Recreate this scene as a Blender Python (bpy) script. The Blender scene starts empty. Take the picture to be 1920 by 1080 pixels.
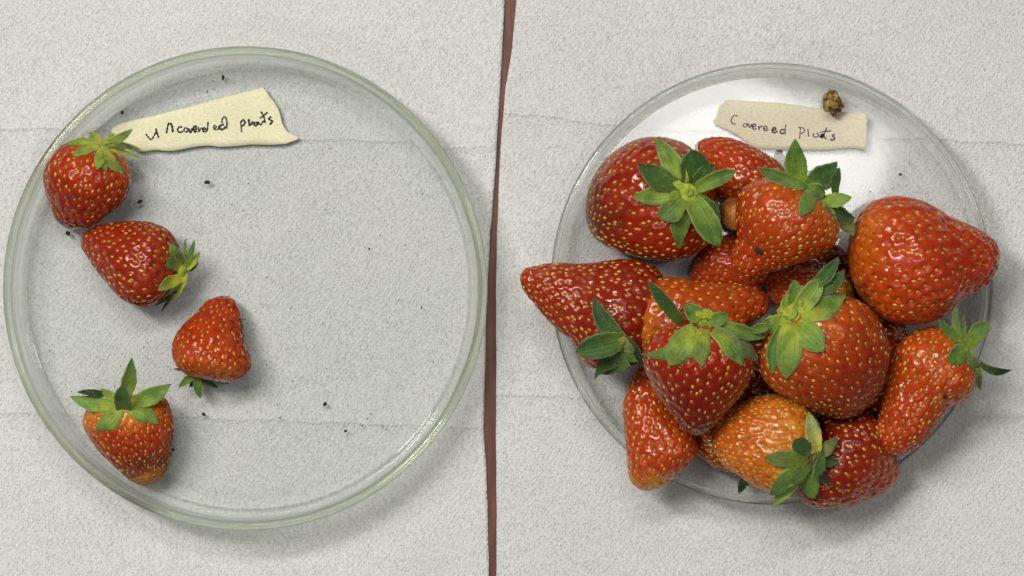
import bpy, math, random
import numpy as np
from mathutils import Vector
from mathutils.bvhtree import BVHTree

scene = bpy.context.scene
C = scene.collection
S = 0.000165          # metres per photograph pixel on the table
H = 1.6               # camera height

# ---------------------------------------------------------------- camera, light
cam = bpy.data.cameras.new('camera')
cam_o = bpy.data.objects.new('camera', cam); C.objects.link(cam_o)
cam_o.location = (0, 0, H)
cam.sensor_width = 36
cam.lens = 36 * H / (1920 * S)
cam.clip_start = 0.05; cam.clip_end = 50
scene.camera = cam_o

world = bpy.data.worlds.new('World'); scene.world = world; world.use_nodes = True
bg = world.node_tree.nodes['Background']
bg.inputs[0].default_value = (0.96, 0.98, 1.0, 1)
bg.inputs[1].default_value = 0.08

def lamp(name, loc, target, sx, sy, radiance, col):
    d = bpy.data.lights.new(name, 'AREA'); d.shape = 'RECTANGLE'
    d.size = sx; d.size_y = sy; d.color = col
    d.energy = radiance * math.pi * sx * sy
    o = bpy.data.objects.new(name, d); C.objects.link(o)
    o.location = loc
    o.rotation_euler = (Vector(target) - Vector(loc)).to_track_quat('-Z', 'Y').to_euler()
    return o
lamp('ceiling_lamp_tube', (-0.92, 0.66, 2.1), (0, 0, 0), 0.32, 1.05, 36, (1.0, 0.975, 0.93))
lamp('ceiling_lamp_tube', (-0.25, 1.15, 2.3), (0, 0, 0), 1.0, 0.22, 30, (1.0, 0.98, 0.95))
lamp('ceiling_lamp_tube', (0.95, 0.35, 2.3), (0, 0, 0), 0.18, 0.9, 10, (1.0, 0.98, 0.95))
lamp('ceiling_lamp_tube', (-0.35, -1.15, 2.3), (0, 0, 0), 0.9, 0.16, 12, (1.0, 0.98, 0.95))
lamp('ceiling_fill_light', (0, 0.2, 2.7), (0, 0.2, 0), 2.6, 2.6, 0.18, (0.97, 0.985, 1.0))  # unseen fill light, added to act like a bright ceiling
LZ = 2.25
lf = 1 + LZ / H
lamp('ceiling_lamp_panel', ((1400 - 960) * S * lf, (540 - 300) * S * lf, LZ), ((1400 - 960) * S * lf, (540 - 300) * S * lf, 0), 0.185, 0.12, 13, (1.0, 0.99, 0.97)).rotation_euler.rotate_axis('Z', math.radians(-24))

vs = scene.view_settings
vs.view_transform = 'Standard'; vs.look = 'None'; vs.gamma = 1; vs.use_curve_mapping = False
vs.exposure = -0.2
scene.render.engine = 'CYCLES'
cy = scene.cycles
cy.use_denoising = True
cy.max_bounces = 9; cy.transmission_bounces = 7; cy.transparent_max_bounces = 20; cy.glossy_bounces = 3; cy.diffuse_bounces = 3
cy.use_adaptive_sampling = True; cy.adaptive_threshold = 0.025
cy.caustics_reflective = False; cy.caustics_refractive = True
cy.blur_glossy = 0.5
cy.sample_clamp_indirect = 6

# ---------------------------------------------------------------- helpers
def P(px, py, z=0.0):
    f = (H - z) / H
    return Vector(((px - 960) * S * f, (540 - py) * S * f, z))
MM = 0.001

def tag(o, label=None, cat=None, group=None, kind=None):
    if label: o['label'] = label
    if cat: o['category'] = cat
    if group: o['group'] = group
    if kind: o['kind'] = kind
    return o

def mesh_obj(name, verts, faces, mat, parent=None, origin=(0, 0, 0), smooth=True, attrs=None):
    me = bpy.data.meshes.new(name)
    v = np.asarray(verts, dtype=float) - np.asarray(origin, dtype=float)
    me.from_pydata(v.tolist(), [], faces)
    if smooth:
        me.polygons.foreach_set('use_smooth', [True] * len(me.polygons))
    if attrs:
        for k, a in attrs.items():
            at = me.attributes.new(k, 'FLOAT', 'POINT')
            at.data.foreach_set('value', np.asarray(a, dtype=np.float32))
    me.materials.append(mat)
    me.update()
    o = bpy.data.objects.new(name, me); C.objects.link(o)
    if parent is not None: o.parent = parent
    return o

def empty(name, loc):
    o = bpy.data.objects.new(name, None); C.objects.link(o); o.location = loc
    o.empty_display_size = 0.01
    return o

class NT:
    def __init__(self, name):
        self.m = bpy.data.materials.new(name); self.m.use_nodes = True
        self.t = self.m.node_tree; self.t.nodes.clear()
        self.out = self.n('ShaderNodeOutputMaterial')
    def n(self, typ, **kw):
        nd = self.t.nodes.new(typ)
        for k, v in kw.items():
            if k in nd.inputs.keys() if hasattr(nd.inputs, 'keys') else False: nd.inputs[k].default_value = v
            else: setattr(nd, k, v)
        return nd
    def l(self, a, b): self.t.links.new(a, b)
    def noise(self, vec, scale, detail=3, rough=0.55):
        nd = self.n('ShaderNodeTexNoise'); nd.inputs['Scale'].default_value = scale
        nd.inputs['Detail'].default_value = detail; nd.inputs['Roughness'].default_value = rough
        if vec is not None: self.l(vec, nd.inputs['Vector'])
        return nd.outputs['Fac']
    def ramp(self, fac, stops, interp='LINEAR'):
        nd = self.n('ShaderNodeValToRGB'); cr = nd.color_ramp; cr.interpolation = interp
        while len(cr.elements) < len(stops): cr.elements.new(0.5)
        for e, (p, c) in zip(cr.elements, stops):
            e.position = p; e.color = (c[0], c[1], c[2], 1) if not isinstance(c, (int, float)) else (c, c, c, 1)
        self.l(fac, nd.inputs[0]); return nd.outputs[0]
    def math(self, op, a, b=None, c=None, clamp=False):
        nd = self.n('ShaderNodeMath'); nd.operation = op; nd.use_clamp = clamp
        for i, x in enumerate((a, b, c)):
            if x is None: continue
            if isinstance(x, (int, float)): nd.inputs[i].default_value = x
            else: self.l(x, nd.inputs[i])
        return nd.outputs[0]
    def mix(self, fac, a, b, blend='MIX'):
        nd = self.n('ShaderNodeMix'); nd.data_type = 'RGBA'; nd.blend_type = blend
        for i, x in ((0, fac), (6, a), (7, b)):
            if isinstance(x, (int, float)): nd.inputs[i].default_value = x
            elif isinstance(x, tuple): nd.inputs[i].default_value = (x[0], x[1], x[2], 1)
            else: self.l(x, nd.inputs[i])
        return nd.outputs[2]
    def bump(self, h, strength, dist, normal=None):
        nd = self.n('ShaderNodeBump'); nd.inputs['Strength'].default_value = strength; nd.inputs['Distance'].default_value = dist
        self.l(h, nd.inputs['Height'])
        if normal is not None: self.l(normal, nd.inputs['Normal'])
        return nd.outputs[0]
    def attr(self, name):
        nd = self.n('ShaderNodeAttribute'); nd.attribute_name = name; return nd
    def coord(self, which='Object'):
        return self.n('ShaderNodeTexCoord').outputs[which]
    def mapping(self, vec, scale=(1, 1, 1), rot=(0, 0, 0)):
        nd = self.n('ShaderNodeMapping'); self.l(vec, nd.inputs[0])
        nd.inputs['Scale'].default_value = scale; nd.inputs['Rotation'].default_value = rot
        return nd.outputs[0]
    def principled(self, col, rough=0.5, spec=0.5, normal=None, **kw):
        nd = self.n('ShaderNodeBsdfPrincipled')
        if isinstance(col, tuple): nd.inputs['Base Color'].default_value = (*col, 1)
        else: self.l(col, nd.inputs['Base Color'])
        if isinstance(rough, (int, float)): nd.inputs['Roughness'].default_value = rough
        else: self.l(rough, nd.inputs['Roughness'])
        nd.inputs['Specular IOR Level'].default_value = spec
        if normal is not None: self.l(normal, nd.inputs['Normal'])
        for k, v in kw.items(): nd.inputs[k].default_value = v
        self.l(nd.outputs[0], self.out.inputs[0]); return nd

# ---------------------------------------------------------------- materials
def towel_material(name, c_lo, c_hi, seed):
    t = NT(name); co = t.coord()
    off = t.n('ShaderNodeVectorMath'); off.operation = 'ADD'; t.l(co, off.inputs[0]); off.inputs[1].default_value = (seed, seed * 0.7, 0)
    v = off.outputs[0]
    fine = t.noise(v, 1900, 3, 0.7)
    fibre = t.noise(t.mapping(v, (1, 0.4, 1), (0, 0, math.radians(38))), 1500, 3, 0.6)
    vor = t.n('ShaderNodeTexVoronoi'); vor.feature = 'F1'; vor.inputs['Scale'].default_value = 1400
    vor.inputs['Randomness'].default_value = 0.75
    t.l(t.mapping(v, (1, 0.7, 1), (0, 0, math.radians(42))), vor.inputs['Vector'])
    broad = t.noise(v, 24, 3)
    mid = t.noise(v, 130, 3)
    h = t.math('ADD', t.math('MULTIPLY', fine, 0.9), t.math('MULTIPLY', fibre, 0.5))
    h = t.math('ADD', h, t.math('MULTIPLY', vor.outputs['Distance'], 0.7))
    weave = None
    for ang in (38, -47):
        wv = t.n('ShaderNodeTexWave'); wv.wave_type = 'BANDS'; wv.bands_direction = 'X'
        wv.inputs['Scale'].default_value = 240; wv.inputs['Distortion'].default_value = 6.0; wv.inputs['Detail'].default_value = 2
        wv.inputs['Detail Scale'].default_value = 1.6
        t.l(t.mapping(v, (1, 1, 1), (0, 0, math.radians(ang))), wv.inputs['Vector'])
        weave = wv.outputs['Fac'] if weave is None else t.math('MULTIPLY', weave, wv.outputs['Fac'])
    h = t.math('ADD', h, t.math('MULTIPLY', weave, 0.6))
    h2 = t.math('ADD', t.math('MULTIPLY', mid, 1.0), t.math('MULTIPLY', broad, 2.6))
    nrm = t.bump(h2, 0.45, 0.0011)
    nrm = t.bump(h, 0.75, 0.00030, nrm)
    speck = t.ramp(t.math('ADD', t.math('MULTIPLY', fine, 0.6), t.math('MULTIPLY', fibre, 0.4)), [(0.36, c_lo), (0.54, c_hi), (1.0, c_hi)])
    tone = t.ramp(broad, [(0.3, (0.93, 0.94, 0.95)), (0.7, (1, 1, 1))])
    col = t.mix(1.0, speck, tone, 'MULTIPLY')
    stain = t.ramp(t.noise(v, 34, 4, 0.65), [(0.60, 0.0), (0.75, 1.0)])
    col = t.mix(t.math('MULTIPLY', stain, 0.35), col, t.mix(1.0, col, (0.93, 0.91, 0.82), 'MULTIPLY'))
    t.principled(col, 0.95, 0.12, nrm)
    return t.m
M_towelA = towel_material('paper_towel_cool', (0.51, 0.515, 0.495), (0.785, 0.79, 0.755), 0.0)
M_towelB = towel_material('paper_towel_warm', (0.50, 0.495, 0.465), (0.765, 0.762, 0.718), 3.7)

def wood_material():
    t = NT('reddish_brown_wood'); co = t.coord()
    v = t.mapping(co, (7, 1.0, 1))
    g = t.noise(v, 42, 6, 0.65)
    g2 = t.noise(t.mapping(co, (40, 1.3, 1)), 26, 3)
    f = t.math('ADD', t.math('MULTIPLY', g, 0.65), t.math('MULTIPLY', g2, 0.35))
    col = t.ramp(f, [(0.3, (0.045, 0.014, 0.009)), (0.5, (0.13, 0.042, 0.024)), (0.68, (0.24, 0.10, 0.058))])
    t.principled(col, 0.38, 0.4, t.bump(f, 0.25, 0.0004))
    return t.m
M_wood = wood_material()

def thin_glass(name, tint, ridges):
    """flat sheet: clear pass-through plus Fresnel mirror"""
    t = NT(name)
    tr = t.n('ShaderNodeBsdfTransparent'); tr.inputs[0].default_value = (*tint, 1)
    gl = t.n('ShaderNodeBsdfGlossy'); gl.inputs['Roughness'].default_value = 0.055 if ridges else 0.04
    fr = t.n('ShaderNodeFresnel'); fr.inputs[0].default_value = 1.42
    co = t.coord()
    h = t.noise(co, 30, 1)
    nrm = t.bump(h, 0.12, 0.0006)
    if ridges:
        w = t.n('ShaderNodeTexWave'); w.wave_type = 'RINGS'; w.rings_direction = 'Z'
        w.inputs['Scale'].default_value = 75; w.inputs['Distortion'].default_value = 1.2
        w.inputs['Detail'].default_value = 2; w.inputs['Detail Scale'].default_value = 0.6
        t.l(co, w.inputs['Vector'])
        nrm = t.bump(w.outputs['Fac'], ridges, 0.0004, nrm)
    t.l(nrm, gl.inputs['Normal'])
    mx = t.n('ShaderNodeMixShader'); t.l(fr.outputs[0], mx.inputs[0]); t.l(tr.outputs[0], mx.inputs[1]); t.l(gl.outputs[0], mx.inputs[2])
    t.l(mx.outputs[0], t.out.inputs[0])
    return t.m
def solid_glass(name, tint, clear):
    t = NT(name)
    g = t.n('ShaderNodeBsdfGlass'); g.inputs['Color'].default_value = (*tint, 1); g.inputs['IOR'].default_value = 1.48
    g.inputs['Roughness'].default_value = 0.015
    tr = t.n('ShaderNodeBsdfTransparent'); tr.inputs[0].default_value = (*tint, 1)
    co = t.coord()
    nrm = t.bump(t.noise(co, 60, 2), 0.04, 0.0005)
    t.l(nrm, g.inputs['Normal'])
    mx = t.n('ShaderNodeMixShader'); mx.inputs[0].default_value = clear
    t.l(g.outputs[0], mx.inputs[1]); t.l(tr.outputs[0], mx.inputs[2])
    t.l(mx.outputs[0], t.out.inputs[0])
    return t.m
M_baseA = thin_glass('clear_glass_sheet', (0.996, 0.999, 0.995), 0)
M_baseB = thin_glass('clear_ringed_glass_sheet', (0.996, 0.998, 0.996), 0.0015)
M_wallA = solid_glass('clear_glass_wall', (0.99, 0.996, 0.985), 0.5)
M_rimA = solid_glass('greenish_glass_rim', (0.95, 0.97, 0.915), 0.52)
M_wallB = solid_glass('clear_thin_glass_wall', (0.99, 0.995, 0.99), 0.66)
M_rimB = solid_glass('clear_glass_rim', (0.97, 0.98, 0.965), 0.35)

def tape_material(name, col):
    t = NT(name); co = t.coord()
    n1 = t.noise(t.mapping(co, (1, 2.2, 1)), 900, 3)
    n2 = t.noise(co, 90, 3)
    c = t.mix(t.ramp(n1, [(0.35, 0.0), (0.6, 1.0)]), tuple(x * 0.86 for x in col), col)
    c = t.mix(1.0, c, t.ramp(n2, [(0.3, (0.93, 0.92, 0.88)), (0.7, (1, 1, 1))]), 'MULTIPLY')
    t.principled(c, 0.75, 0.25, t.bump(n1, 0.5, 0.0002)); return t.m
M_tapeA = tape_material('cream_masking_tape', (0.88, 0.84, 0.57))
M_tapeB = tape_material('beige_masking_tape', (0.79, 0.73, 0.55))
def plain(name, col, rough=0.6, spec=0.3, var=0.3, scale=900):
    t = NT(name); n = t.noise(t.coord(), scale, 3)
    c = t.mix(n, tuple(x * (1 - var) for x in col), tuple(min(1, x * (1 + var)) for x in col))
    t.principled(c, rough, spec, t.bump(n, 0.5, 0.0002)); return t.m
M_inkA = plain('dark_purple_ink', (0.028, 0.02, 0.035), 0.6, 0.2)
M_inkB = plain('grey_purple_ink', (0.075, 0.05, 0.085), 0.65, 0.2)
M_soil = plain('dark_soil', (0.032, 0.027, 0.018), 0.9, 0.2, 0.6)
M_stem = plain('pale_green_stem', (0.24, 0.34, 0.07), 0.55, 0.3, 0.3, 700)
M_hair = plain('downy_hair', (0.42, 0.46, 0.22), 0.6, 0.3, 0.2)
M_stem_dark = plain('dark_brown_stem', (0.06, 0.055, 0.02), 0.7, 0.3, 0.5, 900)
def clod_material():
    t = NT('tan_and_black_debris'); n = t.noise(t.coord(), 780, 4, 0.7)
    c = t.ramp(n, [(0.40, (0.03, 0.02, 0.01)), (0.47, (0.20, 0.12, 0.03)), (0.58, (0.42, 0.29, 0.09)), (0.75, (0.55, 0.42, 0.18))])
    t.principled(c, 0.8, 0.3, t.bump(n, 0.8, 0.0006)); return t.m
M_clod = clod_material()

def flesh_material(name, stops, mottle, gloss):
    """ripeness, plus heap shade on a few, along the berry (attribute t, 0 at the stem) mottled by noise"""
    t = NT(name); co = t.coord()
    a = t.attr('t').outputs['Fac']
    n = t.noise(co, 95, 4, 0.6); n2 = t.noise(co, 420, 3)
    n3 = t.noise(co, 140, 4, 0.65)
    tt = t.math('ADD', a, t.math('MULTIPLY', t.math('SUBTRACT', n, 0.5), 0.75))
    stops = [(q, (min(0.9, c_[0] * 0.80), c_[1] * 0.88, c_[2] * 0.4)) for q, c_ in stops]
    col = t.ramp(tt, stops)
    dark = t.mix(1.0, col, (0.62, 0.42, 0.45), 'MULTIPLY')
    col = t.mix(t.math('MULTIPLY', t.ramp(n2, [(0.38, 0.0), (0.68, 1.0)]), mottle), col, dark)
    blush = t.ramp(n3, [(0.50, 0.0), (0.72, 1.0)])
    col = t.mix(t.math('MULTIPLY', blush, 0.75), col, t.mix(1.0, col, (1.28, 1.9, 1.3), 'MULTIPLY'))
    bruise = t.ramp(n3, [(0.28, 1.0), (0.40, 0.0)])
    col = t.mix(t.math('MULTIPLY', bruise, 0.5), col, t.mix(1.0, col, (0.55, 0.45, 0.6), 'MULTIPLY'))
    pit = t.attr('pit').outputs['Fac']                      # flesh is paler/yellower right around each seed
    col = t.mix(t.math('MULTIPLY', pit, 0.14), col, t.mix(0.5, col, (0.85, 0.33, 0.06)))
    dull = t.attr('dull').outputs['Fac']                    # hairier, matt skin towards some tips
    rough = t.math('ADD', t.math('ADD', 0.06, t.ramp(n3, [(0.40, 0.05), (0.66, 0.28)])), t.math('MULTIPLY', dull, 0.35))
    nrm = t.bump(t.noise(co, 300, 3), 0.14, 0.0005)
    nrm = t.bump(t.noise(co, 1500, 2), 0.16, 0.0003, nrm)
    nd = t.principled(col, rough, 0.4, nrm)
    nd.inputs['Subsurface Weight'].default_value = 0.10
    nd.inputs['Subsurface Radius'].default_value = (1.0, 0.25, 0.12)
    nd.inputs['Subsurface Scale'].default_value = 0.0022
    nd.inputs['Coat Weight'].default_value = gloss * 0.35; nd.inputs['Coat Roughness'].default_value = 0.06
    return t.m

def seed_material():
    t = NT('strawberry_seed'); r = t.attr('rnd').outputs['Fac']
    col = t.ramp(r, [(0.0, (0.10, 0.06, 0.012)), (0.22, (0.32, 0.24, 0.03)), (0.6, (0.50, 0.29, 0.035)), (1.0, (0.66, 0.42, 0.08))])
    t.principled(col, 0.33, 0.5); return t.m
M_seed = seed_material()

def sepal_material():
    t = NT('strawberry_sepal')
    oi = t.n('ShaderNodeObjectInfo')
    s = t.attr('s').outputs['Fac']; w = t.attr('w').outputs['Fac']
    co = t.coord()
    n = t.noise(co, 260, 4, 0.6); nf = t.noise(co, 1300, 3, 0.7)
    base = oi.outputs['Color']
    yel = t.mix(1.0, base, (2.1, 1.55, 0.7), 'MULTIPLY')
    col = t.mix(t.ramp(s, [(0.0, 1.0), (0.15, 0.85), (0.62, 0.0)]), base, yel)
    lo = t.mix(1.0, col, (0.55, 0.62, 0.5), 'MULTIPLY')
    col = t.mix(t.ramp(n, [(0.36, 1.0), (0.58, 0.0)]), col, lo)
    wv = t.math('ABSOLUTE', t.math('SINE', t.math('MULTIPLY', w, 8.5)))   # lengthwise veins
    vein = t.ramp(wv, [(0.0, 1.0), (0.32, 0.0)])
    col = t.mix(t.math('MULTIPLY', vein, 0.5), col, t.mix(1.0, col, (1.5, 1.45, 1.4), 'MULTIPLY'))
    edge = t.ramp(t.math('ABSOLUTE', w), [(0.86, 0.0), (1.0, 1.0)])
    col = t.mix(t.math('MULTIPLY', edge, 0.35), col, (0.42, 0.42, 0.22))
    spot = t.ramp(nf, [(0.27, 1.0), (0.33, 0.0)])
    col = t.mix(spot, col, (0.02, 0.02, 0.01))
    h = t.math('ADD', t.math('MULTIPLY', vein, -0.6), nf)
    nd = t.principled(col, 0.5, 0.35, t.bump(h, 0.7, 0.00035))
    nd.inputs['Sheen Weight'].default_value = 0.25; nd.inputs['Sheen Roughness'].default_value = 0.4
    return t.m
M_sepal = sepal_material()

# ---------------------------------------------------------------- table and towels
def slab(name, x0, x1, y0, y1, z0, z1, mat):
    v = [(x0, y0, z0), (x1, y0, z0), (x1, y1, z0), (x0, y1, z0), (x0, y0, z1), (x1, y0, z1), (x1, y1, z1), (x0, y1, z1)]
    f = [(3, 2, 1, 0), (4, 5, 6, 7), (0, 1, 5, 4), (1, 2, 6, 5), (2, 3, 7, 6), (3, 0, 4, 7)]
    return mesh_obj(name, v, f, mat, smooth=False)
tag(slab('table_top', -0.6, 0.6, -0.45, 0.45, -0.03, 0.0, M_wood), 'reddish brown wooden table showing between the two paper towels', 'table', kind='structure')

def towel(name, xa, xb, creases, mat, label, group, seed):
    """xa, xb: functions py -> px of the sheet's two edges; creases: px/py polylines with fold height (mm)"""
    nx = 220
    pys = np.concatenate([np.arange(-330, 190, 12), np.arange(190, 300, 1.4), np.arange(300, 725, 12), np.arange(725, 820, 1.4), np.arange(820, 1421, 12)])
    ny = len(pys)
    rng = np.random.RandomState(seed)
    top = np.zeros((ny, nx, 3))
    for j, py in enumerate(pys):
        a, b = xa(py), xb(py)
        pxs = np.linspace(a, b, nx)
        top[j, :, 0] = (pxs - 960) * S; top[j, :, 1] = (540 - py) * S
    PX = top[:, :, 0] / S + 960; PY = 540 - top[:, :, 1] / S
    z = 0.75 * np.ones((ny, nx))
    for k in range(9):
        kx, ky, ph = rng.uniform(-0.012, 0.012), rng.uniform(-0.012, 0.012), rng.uniform(0, 6.28)
        z += 0.035 * np.sin(kx * PX + ky * PY + ph)
    for pts, hgt, wa, wb in creases:
        pts = np.array(pts, float)
        yl = np.interp(PX, pts[:, 0], pts[:, 1]) + 1.6 * np.sin(PX * 0.045 + seed) + 1.0 * np.sin(PX * 0.13)
        d = PY - yl                                # >0 below the fold
        fade = np.clip((PX - pts[0, 0]) / 40 + 0.5, 0, 1) * np.clip((pts[-1, 0] - PX) / 40 + 0.5, 0, 1)
        z += fade * hgt * np.where(d < 0, np.exp(d / wa), 0.62 * np.exp(-d / wb) + 0.38 * np.exp(-d / 2.2))
    z = np.minimum(z, 1.85)
    top[:, :, 2] = z * MM
    bot = top.copy(); bot[:, :, 2] -= 0.0006
    verts = np.concatenate([top.reshape(-1, 3), bot.reshape(-1, 3)])
    N = ny * nx
    faces = []
    for j in range(ny - 1):
        for i in range(nx - 1):
            q = j * nx + i
            faces.append((q, q + nx, q + nx + 1, q + 1))
            faces.append((N + q, N + q + 1, N + q + nx + 1, N + q + nx))
    for i in range(nx - 1):
        faces.append((i, i + 1, N + i + 1, N + i)); q = (ny - 1) * nx + i; faces.append((q + 1, q, N + q, N + q + 1))
    for j in range(ny - 1):
        q = j * nx; faces.append((q + nx, q, N + q, N + q + nx)); q = j * nx + nx - 1; faces.append((q, q + nx, N + q + nx, N + q))
    tag(mesh_obj(name, verts, faces, mat), label, 'paper towel', group)
def ed(pts):
    p = np.array(pts, float)
    return lambda py: float(np.interp(py, p[:, 0], p[:, 1])) + 0.4 * math.sin(py * 0.021) + 0.25 * math.sin(py * 0.067)
towel('paper_towel', lambda py: -420.0, ed([(-330, 950), (0, 946), (165, 938), (300, 930), (430, 920), (600, 911), (800, 907), (880, 912), (1080, 917), (1420, 921)]),
      [([(-500, 236), (0, 240), (200, 245), (400, 256), (600, 262), (750, 265), (790, 275), (935, 277)], 1.1, 34, 46),
       ([(-500, 768), (0, 772), (250, 780), (480, 787), (860, 800), (935, 806)], 0.8, 30, 24),
       ([(-500, 1240), (935, 1250)], 0.4, 40, 9)],
      M_towelA, 'cool white embossed paper towel under the dish of four strawberries', 'paper towels on the table', 1)
towel('paper_towel', ed([(-330, 998), (0, 968), (90, 960), (165, 948), (300, 937), (430, 932), (600, 930), (1080, 931), (1420, 933)]), lambda py: 2360.0,
      [([(930, 210), (1000, 216), (1150, 235), (1300, 246), (1770, 262), (1920, 271), (2400, 285)], 1.1, 34, 46),
       ([(930, 738), (1080, 745), (1400, 760), (1790, 778), (1920, 781), (2400, 790)], 0.8, 30, 24),
       ([(930, 1240), (2400, 1265)], 0.4, 40, 9)],
      M_towelB, 'warm white embossed paper towel under the dish heaped with strawberries', 'paper towels on the table', 2)

# ---------------------------------------------------------------- petri dishes
def lathe(prof, n, closed=True):
    m = len(prof); v = []; f = []
    for i in range(n):
        a = 2 * math.pi * i / n
        for r, z in prof: v.append((r * math.cos(a), r * math.sin(a), z))
    for i in range(n):
        i2 = (i + 1) % n
        for j in range(m if closed else m - 1):
            j2 = (j + 1) % m
            f.append((i * m + j, i2 * m + j, i2 * m + j2, i * m + j2))
    return v, f
def arc(cr, cz, rr, rz, a0, a1, n):
    return [(cr + rr * math.cos(math.radians(a0 + (a1 - a0) * k / n)), cz + rz * math.sin(math.radians(a0 + (a1 - a0) * k / n))) for k in range(n + 1)]
Z0 = 0.0020     # underside of both dishes
ZB = 0.0034     # inner floor of both dishes
def dish(cx, cy, rbase, rrim, hgt, rimw, rimh, mb, mw, mr, label, group):
    o = empty('petri_dish', P(cx, cy, 0.0) + Vector((0, 0, Z0)))
    tag(o, label, 'petri dish', group)
    rb = rbase * S; rr = rrim * S; h = hgt * MM
    # floor disc
    n = 160; v = [(0, 0, ZB - Z0), (0, 0, 0)]; f = []
    nr = 12
    for k in range(n):
        a = 2 * math.pi * k / n
        v.append((rb * math.cos(a), rb * math.sin(a), ZB - Z0)); v.append((rb * math.cos(a), rb * math.sin(a), 0))
    for k in range(n):
        a = 2 + 2 * k; b = 2 + 2 * ((k + 1) % n)
        f.append((0, a, b)); f.append((1, b + 1, a + 1))
    mesh_obj('base', v, f, mb, o, smooth=False)
    # wall: a flared ring that curls up from the floor
    th = 0.0021
    e = 0.00004
    prof = [(rb + e, 0.0), (rb + 0.0006, 0.0)]
    prof += arc(rb + 0.0012, 0.0026, 0.0026, 0.0026, -70, -12, 6)
    prof += [(rr - rimw * S - 0.0002 + th * 0.4, h * 0.72), (rr - rimw * S + th * 0.55, h - rimh * MM - e)]
    prof += [(rr - rimw * S - th * 0.45, h - rimh * MM - e), (rr - rimw * S - 0.0004 - th * 0.6, h * 0.72)]
    prof += [(rb + 0.0022, 0.0052)] + arc(rb - 0.0002, ZB - Z0 + 0.0022, 0.0022, 0.0022, -4, -83, 7) + [(rb + e, ZB - Z0)]
    v, f = lathe(prof, 220)
    mesh_obj('wall', v, f, mw, o)
    v, f = lathe(arc(rr - rimw * S, h, rimw * S, rimh * MM, 0, 345, 23), 220)
    mesh_obj('rim', v, f, mr, o)
dish(466, 541, 412, 449, 17.5, 8.5, 1.2, M_baseA, M_wallA, M_rimA, 'large round greenish glass petri dish holding four strawberries', 'glass petri dishes')
dish(1442, 532, 386, 410, 14.5, 6.0, 0.9, M_baseB, M_wallB, M_rimB, 'round clear glass petri dish heaped full of strawberries', 'glass petri dishes')

# ---------------------------------------------------------------- strawberries
def catmull(pts, n=16):
    pts = np.array(pts, float); out = []
    N = len(pts)
    for i in range(N):
        p0, p1, p2, p3 = pts[i - 1], pts[i], pts[(i + 1) % N], pts[(i + 2) % N]
        for k in range(n):
            t = k / n
            out.append(0.5 * ((2 * p1) + (-p0 + p2) * t + (2 * p0 - 5 * p1 + 4 * p2 - p3) * t * t + (-p0 + 3 * p1 - 3 * p2 + p3) * t ** 3))
    return np.array(out)

# template seed: small pointed ellipsoid, z along its normal, x along the berry
def seed_template():
    v = []; f = []
    rings = [(-0.85, 0.45), (-0.35, 0.95), (0.25, 0.9), (0.75, 0.5)]
    seg = 6
    v.append((-1.1, 0, 0))
    for x, r in rings:
        for k in range(seg):
            a = 2 * math.pi * k / seg
            v.append((x, r * math.cos(a), r * math.sin(a)))
    v.append((1.15, 0, 0))
    for k in range(seg): f.append((0, 1 + (k + 1) % seg, 1 + k))
    for j in range(len(rings) - 1):
        for k in range(seg):
            a = 1 + j * seg + k; b = 1 + j * seg + (k + 1) % seg
            f.append((a, b, b + seg, a + seg))
    L = len(v) - 1; q = 1 + (len(rings) - 1) * seg
    for k in range(seg): f.append((L, q + k, q + (k + 1) % seg))
    return np.array(v), f
SV, SF = seed_template()

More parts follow.
